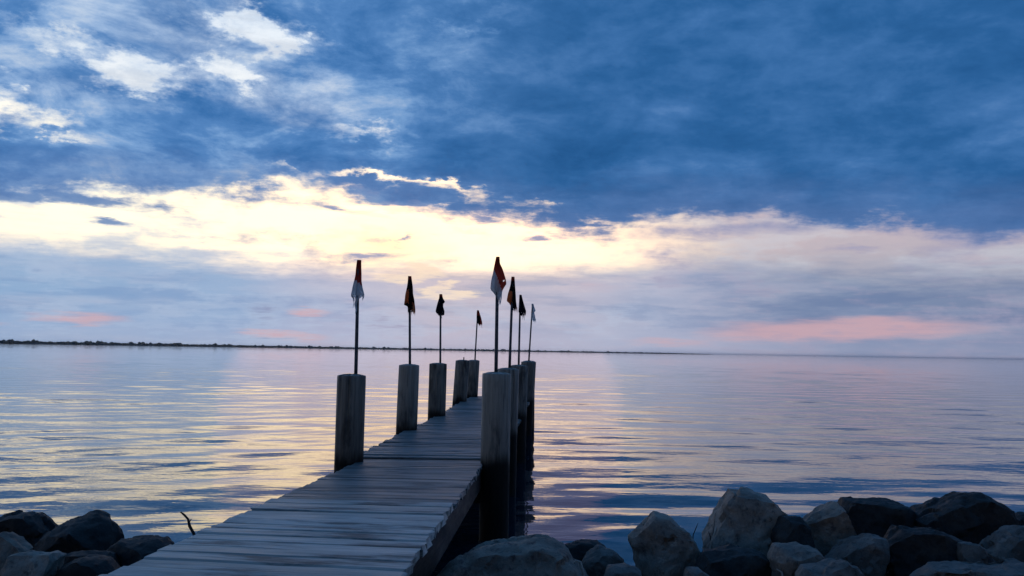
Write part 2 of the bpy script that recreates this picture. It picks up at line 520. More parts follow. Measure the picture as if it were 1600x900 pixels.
def rock_material(name, a, b, dark):
    m, g, p = material(name)
    tc = g.n.new('ShaderNodeTexCoord').outputs['Object']
    info = g.n.new('ShaderNodeObjectInfo').outputs['Random']
    q = g.n.new('ShaderNodeVectorMath')
    q.operation = 'ADD'
    g.put(q.inputs[0], tc)
    g.put(q.inputs[1], g.vec(g.mul(info, 31.0), g.mul(info, 17.0), g.mul(info, 43.0)))
    q = q.outputs[0]
    big = g.noise(q, 4.0, 6.0, 0.6, dist=0.6)[0]
    mid = g.noise(q, 16.0, 8.0, 0.68)[0]
    spk = g.noise(q, 90.0, 3.0, 0.6)[0]
    c = g.mix(g.mapr(big, 0.36, 0.64), a, b)
    c = g.mix(g.mapr(mid, 0.52, 0.68, 0.0, 0.8), c, dark)
    c = g.mix(g.mapr(mid, 0.42, 0.30, 0.0, 0.5), c, tuple(min(1, k * 1.5) for k in a))
    c = g.mix(g.mapr(spk, 0.55, 0.72, 0.0, 0.25), c, dark)
    c = g.mix(g.mapr(spk, 0.40, 0.28, 0.0, 0.15), c, tuple(min(1, k * 1.8) for k in a))
    vo = g.n.new('ShaderNodeTexVoronoi')
    vo.feature = 'DISTANCE_TO_EDGE'
    vo.inputs['Scale'].default_value = 4.0
    g.put(vo.inputs['Vector'], g.mapping(g.noise(q, 5.0, 3.0)[1], scale=(1.6, 1.6, 1.6)))
    crack = g.mapr(vo.outputs[0], 0.025, 0.0)
    c = g.mix(g.mul(crack, 0.25), c, tuple(k * 0.4 for k in dark))
    geo = g.n.new('ShaderNodeNewGeometry').outputs['Position']
    zz = g.mad(g.sub(big, 0.5), 0.12, g.sep(geo)[2])
    wet = g.mapr(zz, 0.05, 0.16, 1.0, 0.0)
    c = g.mix(g.mul(wet, 0.9), c, (0.008, 0.010, 0.010))
    g.put(p.inputs['Base Color'], c)
    g.put(p.inputs['Roughness'], g.mapr(wet, 0.0, 1.0, 0.68, 0.35))
    p.inputs['Specular IOR Level'].default_value = 0.3
    h = g.add(g.add(g.mul(big, 0.15), g.mul(mid, 0.45)), g.add(g.mul(spk, 0.10), g.mul(crack, -0.05)))
    g.put(p.inputs['Normal'], g.bump(h, 0.9, 0.030))
    return m


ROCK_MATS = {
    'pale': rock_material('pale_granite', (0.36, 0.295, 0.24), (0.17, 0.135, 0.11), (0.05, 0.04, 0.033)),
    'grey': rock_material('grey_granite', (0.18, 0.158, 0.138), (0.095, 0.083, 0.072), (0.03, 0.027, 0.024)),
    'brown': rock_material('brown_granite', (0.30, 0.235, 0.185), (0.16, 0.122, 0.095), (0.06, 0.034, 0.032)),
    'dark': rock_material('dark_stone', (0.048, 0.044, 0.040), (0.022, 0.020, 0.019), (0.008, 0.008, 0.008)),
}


# ------------------------------------------------------------------ water
def build_water():
    rng = np.random.default_rng(4)

    def graded(s0, grow, end):
        out = [0.0]
        while out[-1] < end:
            out.append(out[-1] + s0 * (1 + out[-1] * grow))
        return np.array(out)
    xs = graded(0.055, 0.22, 12000.0)
    xs = np.concatenate([-xs[:0:-1], xs]) - 0.3
    ys = graded(0.045, 0.13, 12000.0) + 4.2
    nx, ny = len(xs), len(ys)
    X, Y = np.meshgrid(xs, ys)
    dx = np.gradient(xs)[None, :] * np.ones_like(X)
    dy = np.gradient(ys)[:, None] * np.ones_like(X)
    Z = np.zeros_like(X)
    comps = []
    for i in range(60):
        left = i % 2                                     # left of the pier the crests swing round more
        lam = math.exp(rng.uniform(math.log(0.55), math.log(3.2)))
        th = rad(rng.normal(-70 if left else -92, 19))   # travel direction, towards the shore
        slope = 0.0056 * (0.7 + 0.6 * rng.random()) * (1.0 if lam < 1.2 else 0.85)
        comps.append((lam, th, slope, rng.uniform(0, 6.28), left))
    sel = Y < 260
    xr, yr, dxr, dyr = X[sel], Y[sel], dx[sel], dy[sel]
    zr = np.zeros_like(xr)
    # slow patches of calmer and rougher water
    patch = 0.75 + 0.35 * np.sin(xr * 0.31 + 1.2 * np.sin(yr * 0.23 + 0.7)) * np.sin(yr * 0.37 + 0.9 * np.sin(xr * 0.17)) + 0.15
    for lam, th, slope, ph, left in comps:
        kx, ky = math.cos(th) * 2 * math.pi / lam, math.sin(th) * 2 * math.pi / lam
        amp = slope * lam / (2 * math.pi)
        need = np.maximum(dxr * abs(math.cos(th)), dyr * abs(math.sin(th))) * 5.0
        wgt = np.clip(lam / need - 0.2, 0, 1)
        sd = 1 / (1 + np.exp((xr + 0.8) * 0.9))
        wgt = wgt * np.sqrt(sd if left else 1 - sd) * 1.25
        c = np.sin(kx * xr + ky * yr + ph + 0.8 * np.sin(0.6 * xr / lam + ph * 3))
        zr += amp * wgt * (c + 0.25 * (c * c - 0.5))
    shoal = 1 + 0.9 * np.exp(-((yr - 8.0) / 2.6) ** 2) / (1 + np.exp(-(xr - 0.2) * 3))   # steeper off the right-hand rocks
    Z[sel] = zr * patch * shoal
    co = np.stack([X, Y, Z], -1).reshape(-1, 3)
    idx = np.arange(nx * ny).reshape(ny, nx)
    q = np.stack([idx[:-1, :-1], idx[:-1, 1:], idx[1:, 1:], idx[1:, :-1]], -1).reshape(-1, 4)
    me = bpy.data.meshes.new('water')
    me.vertices.add(len(co))
    me.vertices.foreach_set('co', co.ravel())
    me.loops.add(q.size)
    me.loops.foreach_set('vertex_index', q.ravel())
    me.polygons.add(len(q))
    me.polygons.foreach_set('loop_start', np.arange(0, q.size, 4))
    me.polygons.foreach_set('loop_total', np.full(len(q), 4))
    me.update(calc_edges=True)
    me.polygons.foreach_set('use_smooth', np.ones(len(q), dtype=bool))
    m, g, p = material('lake_water')
    pos = g.n.new('ShaderNodeNewGeometry').outputs['Position']
    p.inputs['Base Color'].default_value = (0.006, 0.020, 0.034, 1)
    p.inputs['Roughness'].default_value = 0.03
    p.inputs['IOR'].default_value = 1.333
    wind = g.noise(g.mapping(pos, (5, 3, 0), (0, 0, rad(5)), (0.012, 0.05, 1)), 1.0, 4.0, 0.55)[0]
    gust = g.mapr(wind, 0.36, 0.62, 0.55, 1.15)
    a = g.noise(g.mapping(pos, (0, 0, 0), (0, 0, rad(7)), (0.42, 1.25, 1)), 1.3, 3.0, 0.5)[0]
    b = g.noise(g.mapping(pos, (9, 4, 0), (0, 0, rad(-9)), (1.7, 4.2, 1)), 1.3, 3.0, 0.5)[0]
    c = g.noise(g.mapping(pos, (2, 7, 0), (0, 0, rad(15)), (8.0, 14.0, 1)), 1.0, 2.0, 0.5)[0]
    h = g.add(g.mul(a, 0.014), g.add(g.mul(b, 0.0042), g.mul(c, 0.0010)))
    g.put(p.inputs['Normal'], g.bump(h, gust, 1.0))
    gl = g.n.new('ShaderNodeBsdfGlossy')
    gl.inputs['Roughness'].default_value = 0.03
    gl.inputs['Color'].default_value = (0.97, 0.97, 0.97, 1)
    nrm = p.inputs['Normal'].links[0].from_socket
    g.l.new(nrm, gl.inputs['Normal'])
    fr = g.n.new('ShaderNodeFresnel')
    fr.inputs['IOR'].default_value = 1.75
    g.l.new(nrm, fr.inputs['Normal'])
    mx = g.n.new('ShaderNodeMixShader')
    g.put(mx.inputs[0], fr.outputs[0])
    p.inputs['Specular IOR Level'].default_value = 0.0
    g.l.new(p.outputs[0], mx.inputs[1])
    g.l.new(gl.outputs[0], mx.inputs[2])
    out = [k for k in g.n if k.type == 'OUTPUT_MATERIAL'][0]
    g.l.new(mx.outputs[0], out.inputs[0])
    o = link('water', me, None, [m])
    tag(o, kind='structure')
    return o


build_water()


# ------------------------------------------------------------------ shore under the rocks
def ground_z(x, y):
    pts = [(-30, 0.9), (0.0, 0.46), (3.6, 0.36), (4.8, 0.18), (5.6, 0.0), (7.2, -0.55), (12, -1.6), (60, -4.0)]
    side = 0.14 * (abs(x + 0.9) - 1.2 if abs(x + 0.9) > 1.2 else 0.0)     # the bank bends out sideways
    yy = y - min(side, 0.5)
    for (a, za), (b, zb) in zip(pts, pts[1:]):
        if yy <= b:
            f = (yy - a) / (b - a)
            return za + (zb - za) * max(f, 0)
    return -4.0


def build_shore():
    xs = [-60, -40, -28, -20, -15] + [i * 0.16 - 11 for i in range(140)] + [13, 17, 23, 32, 45, 60]
    ys = [-30, -18, -10, -6, -3, -1, 0.5] + [1.2 + i * 0.14 for i in range(52)] + [9, 11, 14, 20, 35, 60]
    v = []
    for y in ys:
        for x in xs:
            z = ground_z(x, y) + 0.06 * mnoise.fractal((x * 1.7, y * 1.7, 3.1), 0.6, 2.0, 4)
            v.append((x, y, z))
    n = len(xs)
    f = [(j * n + i, j * n + i + 1, (j + 1) * n + i + 1, (j + 1) * n + i) for j in range(len(ys) - 1) for i in range(n - 1)]
    m, g, p = material('shore_soil')
    pos = g.n.new('ShaderNodeNewGeometry').outputs['Position']
    n1 = g.noise(pos, 6.0, 8.0, 0.65)[0]
    g.put(p.inputs['Base Color'], g.mix(g.mapr(n1, 0.35, 0.65), (0.012, 0.012, 0.013), (0.035, 0.033, 0.031)))
    p.inputs['Roughness'].default_value = 0.9
    g.put(p.inputs['Normal'], g.bump(g.noise(pos, 25.0, 6.0, 0.65)[0], 0.8, 0.04))
    tag(link('shore_ground', mesh('shore_ground', v, f, True), None, [m]), kind='structure')


build_shore()


# ------------------------------------------------------------------ far wooded shore
def build_far_shore():
    rnd = random.Random(8)
    # azimuth (deg), distance of the waterline
    line = [(-75, 900), (-55, 1050), (-40, 1200), (-30, 1380), (-20, 1650), (-10, 2050), (0, 2550), (6, 3000), (10, 3450), (13.2, 3900), (14.2, 4000)]

    def at(t):
        t = max(line[0][0], min(line[-1][0], t))
        for (a, da), (b, db) in zip(line, line[1:]):
            if t <= b:
                return da + (db - da) * (t - a) / (b - a)
    v, f = [], []
    N = 240
    for i in range(N + 1):
        az = -75 + 89.2 * i / N
        d = at(az) * (1 + 0.012 * mnoise.noise((az * 0.8, 1, 1)))
        fade = min(1.0, (14.25 - az) / 3.0)
        s, c = math.sin(rad(az)), math.cos(rad(az))
        for dd, z in ((0, -0.6), (6, 0.9), (40, 2.6 * fade + 0.3), (400 * max(fade, 0.05), 3.2 * fade + 0.2)):
            v.append((s * (d + dd), c * (d + dd), z))
    for i in range(N):
        for j in range(3):
            a = i * 4 + j
            f.append((a, a + 4, a + 5, a + 1))
    m = plain('far_bank', (0.045, 0.05, 0.04), 0.95, 0.3, 0.05, 0.0)
    tag(link('far_shore', mesh('far_shore', v, f, True), None, [m]), kind='structure')
    # one mass of small wood on it
    ico = bmesh.new()
    bmesh.ops.create_icosphere(ico, subdivisions=1, radius=1.0)
    iv = [w.co.copy() for w in ico.verts]
    ifc = [tuple(w.index for w in q.verts) for q in ico.faces]
    ico.free()
    v, f = [], []
    az = -75.0
    while az < 14.0:
        d0 = at(az)
        fade = max(0.0, min(1.0, (14.1 - az) / 2.2))
        grove = 0.5 + 0.5 * mnoise.fractal((az * 0.55, 4.0, 0), 0.7, 2.0, 4)
        for row in range(4):
            d = d0 + 14 + row * 22 + rnd.uniform(-8, 8)
            a = az + rnd.uniform(-0.05, 0.05)
            h = (2.9 + 1.6 * grove + rnd.uniform(-0.4, 0.5) + (rnd.random() < 0.05) * rnd.uniform(1.5, 3.0)) * (0.25 + 0.75 * fade)
            wdt = h * rnd.uniform(0.5, 1.0) + 0.6
            cx, cy = math.sin(rad(a)) * d, math.cos(rad(a)) * d
            for k in range(3):
                ox, oy, oz = rnd.gauss(0, wdt * 0.35), rnd.gauss(0, wdt * 0.35), h * rnd.uniform(0.22, 0.68)
                rr = h * rnd.uniform(0.34, 0.50)
                b = len(v)
                for q in iv:
                    s = 1 + rnd.uniform(-0.28, 0.28)
                    v.append((cx + ox + q.x * rr * s * 1.25, cy + oy + q.y * rr * s, 0.3 + oz + q.z * rr * s))
                f += [tuple(b + q for q in t) for t in ifc]
        az += 0.085 * (1500.0 / d0) ** 0.5
    mf = plain('far_foliage', (0.035, 0.05, 0.03), 0.95, 0.4, 0.2, 0.0)
    tag(link('treeline', mesh('treeline', v, f, False), None, [mf]),
        'low dark line of trees along the far shore', None, None, 'stuff')


build_far_shore()


# ------------------------------------------------------------------ evening haze over the lake
def build_haze():
    bm = bmesh.new()
    bmesh.ops.create_cube(bm, size=1.0)
    for w in bm.verts:
        w.co = Vector((w.co.x * 26000, w.co.y * 26000, 3.0 + w.co.z * 17.0))
    me = bm_mesh('haze', bm)
    m = bpy.data.materials.new('haze')
    m.use_nodes = True
    m.node_tree.nodes.clear()
    out = m.node_tree.nodes.new('ShaderNodeOutputMaterial')
    vol = m.node_tree.nodes.new('ShaderNodeVolumePrincipled')
    vol.inputs['Color'].default_value = (0.86, 0.92, 1.0, 1)
    vol.inputs['Density'].default_value = 0.00008
    vol.inputs['Anisotropy'].default_value = 0.7
    m.node_tree.links.new(vol.outputs[0], out.inputs['Volume'])
    tag(link('haze', me, None, [m]), 'thin evening haze over the lake', None, None, 'stuff')


build_haze()


# ------------------------------------------------------------------ pier
PIER = bpy.data.objects.new('pier', None)
COL.objects.link(PIER)
PIER.location = (-0.9, 6.0, 0.0)
tag(PIER, 'narrow weathered wooden pier on round piles running out over the lake', 'pier')


def P(x, y, z):
    return Vector((x, y, z)) - PIER.location


def plank(xl, yl, xr, yr, w_l, w_r, z, seed, thick=0.042, mat=None):
    """One deck board from its left end to its right end, slightly cupped, with worn corners."""
    r = random.Random(seed)
    cl, cr = Vector((xl, yl, z[0])), Vector((xr, yr, z[1]))
    mid = (cl + cr) / 2
    ax = (cr - cl)
    L = ax.length
    e = ax.normalized()
    side = Vector((-e.y, e.x, 0)).normalized()
    up = e.cross(side)
    rot = Matrix((e, side, up)).transposed().to_4x4()
    ch = 0.009
    roll_a, roll_b = r.uniform(-0.003, 0.003), r.uniform(-0.003, 0.003)
    verts, faces = [], []
    ns = 4
    for i in range(ns + 1):
        t = i / ns
        hw = (w_l + (w_r - w_l) * t) / 2
        hw *= 1 + r.uniform(-0.012, 0.012)
        sag = r.uniform(-0.0015, 0.0015)
        ex = (t - 0.5) * L
        prof = [(-hw + ch, -thick), (-hw, -ch), (-hw + ch, 0.0), (hw - ch, 0.0), (hw, -ch), (hw - ch, -thick)]
        for a, b in prof:
            verts.append((ex + (r.uniform(-0.010, 0.010) if i in (0, ns) else 0), a, b + sag + (roll_a if a < 0 else roll_b)))
    k = 6
    for i in range(ns):
        for s in range(k):
            s2 = (s + 1) % k
            faces.append((i * k + s, (i + 1) * k + s, (i + 1) * k + s2, i * k + s2))
    faces.append(tuple(range(k)))
    faces.append(tuple(reversed(range(ns * k, ns * k + k))))
    me = mesh('plank', verts, faces)
    o = link('plank', me, PIER, [mat or M_PLANK])
    o.matrix_local = Matrix.Translation(mid - PIER.location) @ rot
    return o


def lerp(a, b, t):
    return a + (b - a) * t


def ramp_z(y):                                  # the landward part slopes gently down to the lake
    return 0.80 - 0.0325 * (y - 3.05)


rp = random.Random(21)
NEAR_L = lambda y: -1.49 + (y - 3.03) * 0.0370
NEAR_R = lambda y: -0.405 + (y - 3.08) * 0.0430
stations = [((1.30, 1.06), (4.92, 4.86), 27, 0.0), ((4.955, 4.90), (7.40, 7.42), 18, -0.012)]
for (l0, r0), (l1, r1), n, dz in stations:
    for i in range(n):
        ya, yb = lerp(l0, l1, (i + 0.5) / n), lerp(r0, r1, (i + 0.5) / n)
        gap = rp.choice((0.008, 0.010, 0.012, 0.016, 0.024))
        wl, wr = (l1 - l0) / n - gap, (r1 - r0) / n - gap * rp.uniform(0.7, 1.3)
        zl = ramp_z(ya) + dz + rp.uniform(-0.003, 0.003)
        zr = ramp_z(yb) + dz + rp.uniform(-0.003, 0.003)
        jl, jr = rp.uniform(-0.008, 0.008), rp.uniform(-0.006, 0.006)
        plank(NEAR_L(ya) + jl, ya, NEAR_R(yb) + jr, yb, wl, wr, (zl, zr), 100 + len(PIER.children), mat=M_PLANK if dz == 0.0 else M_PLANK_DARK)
FAR_L = lambda y: -1.425 + (y - 7.17) * 0.0585
FAR_R = lambda y: -0.110 + (y - 7.17) * 0.0550
nfar = 74
for i in range(nfar):
    ya = lerp(7.455, 17.55, (i + 0.5) / nfar)
    yb = lerp(7.475, 17.45, (i + 0.5) / nfar)
    gap = rp.uniform(0.006, 0.022)
    wd = 10.0 / nfar - gap
    zz = 0.655 + rp.uniform(-0.004, 0.004) + 0.012 * math.sin(ya * 0.9)
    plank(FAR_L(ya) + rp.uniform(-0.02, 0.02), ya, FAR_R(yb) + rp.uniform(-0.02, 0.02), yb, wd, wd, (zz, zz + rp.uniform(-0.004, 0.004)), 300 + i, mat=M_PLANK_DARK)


def beam(name, a, b, w, h, mat=None):
    a, b = Vector(a), Vector(b)
    e = (b - a).normalized()
    side = Vector((-e.y, e.x, 0)).normalized()
    up = side.cross(e) * -1
    if up.z < 0:
        up = -up
    L = (b - a).length
    bm = bmesh.new()
    bmesh.ops.create_cube(bm, size=1.0)
    for v in bm.verts:
        v.co = Vector((v.co.x * w, v.co.y * L, v.co.z * h))
    bmesh.ops.bevel(bm, geom=bm.edges[:], offset=0.006, segments=1, affect='EDGES')
    me = bm_mesh(name, bm)
    o = link(name, me, PIER, [mat or M_BEAM])
    rot = Matrix((side * -1, e, up)).transposed().to_4x4()
    if rot.determinant() < 0:
        rot = Matrix((side, e, up)).transposed().to_4x4()
    o.matrix_local = Matrix.Translation((a + b) / 2 - PIER.location) @ rot
    return o


for y0, y1, ins in ((1.4, 7.38, 0.035),):
    for f in (NEAR_L, NEAR_R):
        s = ins if f is NEAR_L else -ins
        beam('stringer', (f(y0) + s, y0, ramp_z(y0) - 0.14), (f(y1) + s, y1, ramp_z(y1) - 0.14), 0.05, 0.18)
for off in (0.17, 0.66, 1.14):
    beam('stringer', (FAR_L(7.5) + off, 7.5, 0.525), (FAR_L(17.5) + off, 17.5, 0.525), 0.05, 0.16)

# piles: x, y, top z, radius, lean x
PILES = [(-1.416, 7.17, 1.413, 0.127, 0.000), (-1.262, 10.0, 1.457, 0.128, 0.012), (-1.121, 12.4, 1.438, 0.134, 0.004),
         (-0.934, 15.6, 1.453, 0.136, 0.045), (-0.801, 17.3, 1.436, 0.132, 0.030),
         (-0.124, 7.17, 1.451, 0.127, 0.000), (-0.030, 9.4, 1.443, 0.126, 0.008), (0.126, 12.2, 1.433, 0.140, 0.012),
         (0.353, 15.9, 1.446, 0.148, 0.035), (0.395, 17.4, 1.44, 0.13, 0.0)]


def build_pile(x, y, top, r, lean, seed):
    rnd = random.Random(seed)
    seg = 44
    zs = [-1.3, -0.6, 0.0, 0.3, 0.6, 0.8, 1.0, 1.15, 1.28, top - 0.06, top - 0.012, top - 0.004]
    zs = [z for z in zs if z <= top - 0.004]
    zs = sorted(set(zs))
    groove = [0.0] * seg
    for k in range(9):                               # drying checks that run down from the top
        c = rnd.randrange(seg)
        groove[c] = rnd.uniform(0.4, 1.0)
    verts, faces = [], []
    for z in zs:
        shrink = 1.0 if z < top - 0.03 else (0.995 if z < top - 0.01 else 0.965)
        ox = -lean * (top - z) / 0.8
        for s in range(seg):
            an = 2 * math.pi * s / seg
            rr = r * (1.0 + 0.015 * (top - z)) * shrink
            rr *= 1 + 0.03 * mnoise.noise((math.cos(an) * 1.5 + seed, math.sin(an) * 1.5, z * 1.3))
            rr -= 0.018 * groove[s] * max(0.15, 1 - (top - z) / 0.9)
            verts.append((ox + math.cos(an) * rr, math.sin(an) * rr, z))
    n = len(zs)
    for i in range(n - 1):
        for s in range(seg):
            s2 = (s + 1) % seg
            faces.append((i * seg + s, i * seg + s2, (i + 1) * seg + s2, (i + 1) * seg + s))
    base = (n - 1) * seg
    for q, zz in ((0.6, 0.006), (0.2, 0.01)):
        for s in range(seg):
            vx = verts[base + s]
            verts.append((vx[0] * q, vx[1] * q, top + zz - 0.014 * (1 if groove[s] and q > 0.3 else 0) + rnd.uniform(-.003, .003)))
    b1, b2 = n * seg, n * seg + seg
    for s in range(seg):
        s2 = (s + 1) % seg
        faces.append((base + s, base + s2, b1 + s2, b1 + s))
        faces.append((b1 + s, b1 + s2, b2 + s2, b2 + s))
    faces.append(tuple(b2 + s for s in range(seg)))
    me = mesh('pile', verts, faces, True)
    me.set_sharp_from_angle(angle=rad(32))
    o = link('pile', me, PIER, [M_PILE])
    o.location = Vector((x, y, 0)) - PIER.location
    return o


pile_objs = [build_pile(*p, 40 + i) for i, p in enumerate(PILES)]
for (a, b) in ((0, 5), (1, 6), (2, 7), (3, 8), (4, 9)):
    pa, pb = PILES[a], PILES[b]
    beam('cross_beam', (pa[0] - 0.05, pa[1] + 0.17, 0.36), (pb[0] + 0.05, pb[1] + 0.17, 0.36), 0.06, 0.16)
# iron rod left standing in the top of the pile that has lost its flag
v, f = tube([(0.02, 0, 1.40), (0.021, 0, 1.515)], [0.012, 0.011], 10)
link('rod', mesh('rod', v, f, True), pile_objs[3], [M_RUST])


# ------------------------------------------------------------------ flags
# label, base, top, scheme, profile rows (drop below the pole top, left edge, right edge)
FLAGS = [
    ('flag of red over white cloth hanging on a pole on the nearest left pile', (-1.379, 7.17, 1.405), (-1.388, 7.17, 2.44), 'red_white',
     [(0.0, -0.012, 0.026), (0.076, -0.021, 0.028), (0.145, -0.025, 0.032), (0.192, -0.031, 0.036), (0.261, -0.046, 0.048), (0.319, -0.059, 0.062), (0.345, -0.035, 0.05)]),
    ('torn orange and black flag on the second left pile', (-1.254, 10.0, 1.45), (-1.287, 10.0, 2.561), 'orange_black',
     [(0.0, -0.02, 0.022), (0.065, -0.022, 0.032), (0.146, -0.032, 0.044), (0.226, -0.046, 0.051), (0.307, -0.056, 0.067), (0.355, -0.063, 0.072), (0.37, -0.017, 0.075), (0.434, -0.011, 0.085), (0.474, -0.003, 0.087)]),
    ('ragged dark navy flag with a red top on the third left pile', (-1.087, 12.4, 1.43), (-1.107, 12.4, 2.508), 'navy_red',
     [(0.0, -0.019, 0.025), (0.06, -0.023, 0.036), (0.12, -0.04, 0.071), (0.145, -0.046, 0.046), (0.2, -0.058, 0.045), (0.27, -0.073, 0.067), (0.309, -0.037, 0.064), (0.338, -0.007, 0.048)]),
    ('smallest flag, a tattered dark red scrap on the farthest left pile', (-0.772, 17.3, 1.43), (-0.733, 17.3, 2.513), 'red_black',
     [(0.0, -0.017, 0.024), (0.07, -0.022, 0.046), (0.167, -0.023, 0.079), (0.25, -0.021, 0.098), (0.277, 0.006, 0.104), (0.325, 0.048, 0.099)]),
    ('tallest flag, dark red cloth spread over a white one, on the nearest right pile', (-0.130, 7.17, 1.445), (-0.134, 7.17, 2.49), 'red_white_wide',
     [(0.0, -0.014, 0.018), (0.058, -0.025, 0.022), (0.105, -0.033, 0.045), (0.157, -0.04, 0.063), (0.198, -0.05, 0.076), (0.238, -0.056, 0.084), (0.256, -0.058, 0.071), (0.29, -0.061, 0.051), (0.313, -0.035, 0.046), (0.347, -0.011, 0.044), (0.393, 0.019, 0.044)]),
    ('black flag with an orange patch on the second right pile', (-0.014, 9.4, 1.435), (0.008, 9.4, 2.519), 'orange_black',
     [(0.0, -0.017, 0.02), (0.091, -0.026, 0.027), (0.145, -0.038, 0.032), (0.205, -0.055, 0.037), (0.281, -0.068, 0.042), (0.303, -0.039, 0.044), (0.356, -0.007, 0.051), (0.401, 0.004, 0.057)]),
    ('plain dark navy flag on the third right pile', (0.121, 12.2, 1.425), (0.129, 12.2, 2.504), 'navy',
     [(0.0, -0.015, 0.02), (0.089, -0.018, 0.042), (0.186, -0.022, 0.071), (0.255, -0.025, 0.092), (0.294, -0.0, 0.089), (0.322, 0.039, 0.079)]),
    ('plain white flag on the farthest right pile', (0.356, 15.9, 1.44), (0.413, 15.9, 2.589), 'white',
     [(0.0, -0.02, 0.018), (0.09, -0.014, 0.045), (0.141, -0.016, 0.066), (0.166, -0.021, 0.035), (0.255, -0.022, 0.055), (0.344, -0.027, 0.071)]),
]
CLOTHS = [M_RED, M_WHITE, M_ORANGE, M_BLACK, M_NAVY]


def cloth_index(scheme, h, x, H):
    if scheme == 'red_white':
        return 0 if h < 0.200 + x * 0.75 else 1
    if scheme == 'red_white_wide':
        return 0 if h < 0.190 + x * 2.6 else 1
    if scheme == 'orange_black':
        if h < 0.05:
            return 0
        if 0.17 < h < 0.345 and x < 0.0:
            return 2
        if h > 0.33 and x > 0.045:
            return 2
        return 3
    if scheme == 'navy_red':
        return 0 if h < 0.05 else 4
    if scheme == 'red_black':
        return 0 if (h < 0.12 or x > 0.055) else 3
    if scheme == 'navy':
        return 4
    return 1


def build_flag(label, base, top, scheme, prof, seed):
    rnd = random.Random(seed)
    e = bpy.data.objects.new('flag', None)
    COL.objects.link(e)
    e.location = base
    tag(e, label, 'flag', 'flags on the pier piles')
    b, t = Vector(base), Vector(top)
    rel = t - b
    n = 7
    pts = [rel * (i / n) for i in range(n + 1)]
    pts[0] = pts[0] - Vector((0, 0, 0.03))
    v, f = tube(pts, [0.0165 - 0.003 * i / n for i in range(n + 1)], 12, 0.03, seed)
    link('pole', mesh('pole', v, f, True), e, [M_POLE])
    # the cloth hangs round the pole as a loose folded sleeve
    H = prof[-1][0]
    rows, cols = 30, 40
    lens = []
    for c in range(cols):
        j = 0.5 + 0.5 * mnoise.noise((c * 0.9, seed * 3.3, 0.0))
        lens.append(1.0 - 0.10 * j + (0.09 * rnd.random() if rnd.random() < 0.3 else 0.0))

    def edge(h):
        h = min(h, H)
        for (h0, a0, b0), (h1, a1, b1) in zip(prof, prof[1:]):
            if h <= h1 + 1e-9:
                s = (h - h0) / (h1 - h0)
                return lerp(a0, a1, s), lerp(b0, b1, s)
        return prof[-1][1:]
    verts, faces, mats = [], [], []
    ph = rnd.uniform(0, 6.28)
    info = []
    for r in range(rows + 1):
        tr = (r / rows)
        for c in range(cols):
            h = H * tr * lerp(1.0, lens[c], tr)
            l, rr = edge(h)
            cx, hw = (l + rr) / 2, max((rr - l) / 2, 0.012)
            th = 2 * math.pi * c / cols
            dep = max(0.020, hw * 0.62)
            fold = 1 + min(1, tr * 1.6) * (0.20 * math.sin(5 * th + ph + 2.5 * tr) + 0.10 * math.sin(9 * th - ph)) * abs(math.sin(th)) ** 0.7
            x = cx + hw * math.cos(th)
            y = dep * math.sin(th) * fold + 0.012 * math.sin(ph + h * 25) * min(1, tr * 2)
            z = -h - (0.012 * math.sin(7 * th + ph) * tr)
            verts.append((rel.x + x, rel.y + y, rel.z - (-z) + 0.004))
            info.append((h, x))
    for r in range(rows):
        for c in range(cols):
            c2 = (c + 1) % cols
            q = (r * cols + c, (r + 1) * cols + c, (r + 1) * cols + c2, r * cols + c2)
            hh = sum(info[k][0] for k in q) / 4
            xx = sum(info[k][1] for k in q) / 4
            if r > rows - 5 and rnd.random() < 0.12:
                continue                                  # frayed holes near the hem
            if scheme == 'red_white_wide' and 0.205 < hh < 0.222 and 0.052 < xx < 0.066:
                continue                                  # the worn hole in the red cloth
            faces.append(q)
            mats.append(cloth_index(scheme, hh, xx, H))
    faces.append(tuple(range(cols)))
    mats.append(cloth_index(scheme, 0.0, 0.0, H))
    me = mesh('cloth', verts, faces, True)
    used = sorted(set(mats))
    for u_ in used:
        me.materials.append(CLOTHS[u_])
    me.polygons.foreach_set('material_index', [used.index(k) for k in mats])
    o = link('cloth', me, e)
    # loose threads and torn strips at the hem
    for k in range(3):
        c = rnd.randrange(cols)
        p0 = Vector(verts[rows * cols + c])
        ln = rnd.uniform(0.03, 0.08)
        v, f = tube([p0 + Vector((0, 0, 0.02)), p0 + Vector((rnd.uniform(-.008, .008), 0, -ln * 0.5)), p0 + Vector((rnd.uniform(-.01, .01), 0, -ln))],
                    [0.004, 0.003, 0.001], 5)
        link('torn_strip', mesh('torn_strip', v, f), e, [CLOTHS[mats[-2]]])
    return e


flag_objs = [build_flag(*fl, 70 + i) for i, fl in enumerate(FLAGS)]
# long white shred that sticks to the nearest left pole
v, f = [], []
for i in range(9):
    z = 0.70 - i * 0.018
    wd = 0.013 * (1 - (i / 9.0) ** 3)
    x0 = -0.013 + 0.004 * math.sin(i * 1.3)
    v += [(x0 - wd, -0.019, z), (x0 + wd * 0.7, -0.023, z), (x0 + wd * 0.7, -0.020, z), (x0 - wd, -0.016, z)]
for i in range(8):
    for s in range(4):
        s2 = (s + 1) % 4
        f.append((i * 4 + s, (i + 1) * 4 + s, (i + 1) * 4 + s2, i * 4 + s2))
link('torn_strip', mesh('torn_strip', v, f), flag_objs[0], [M_WHITE])


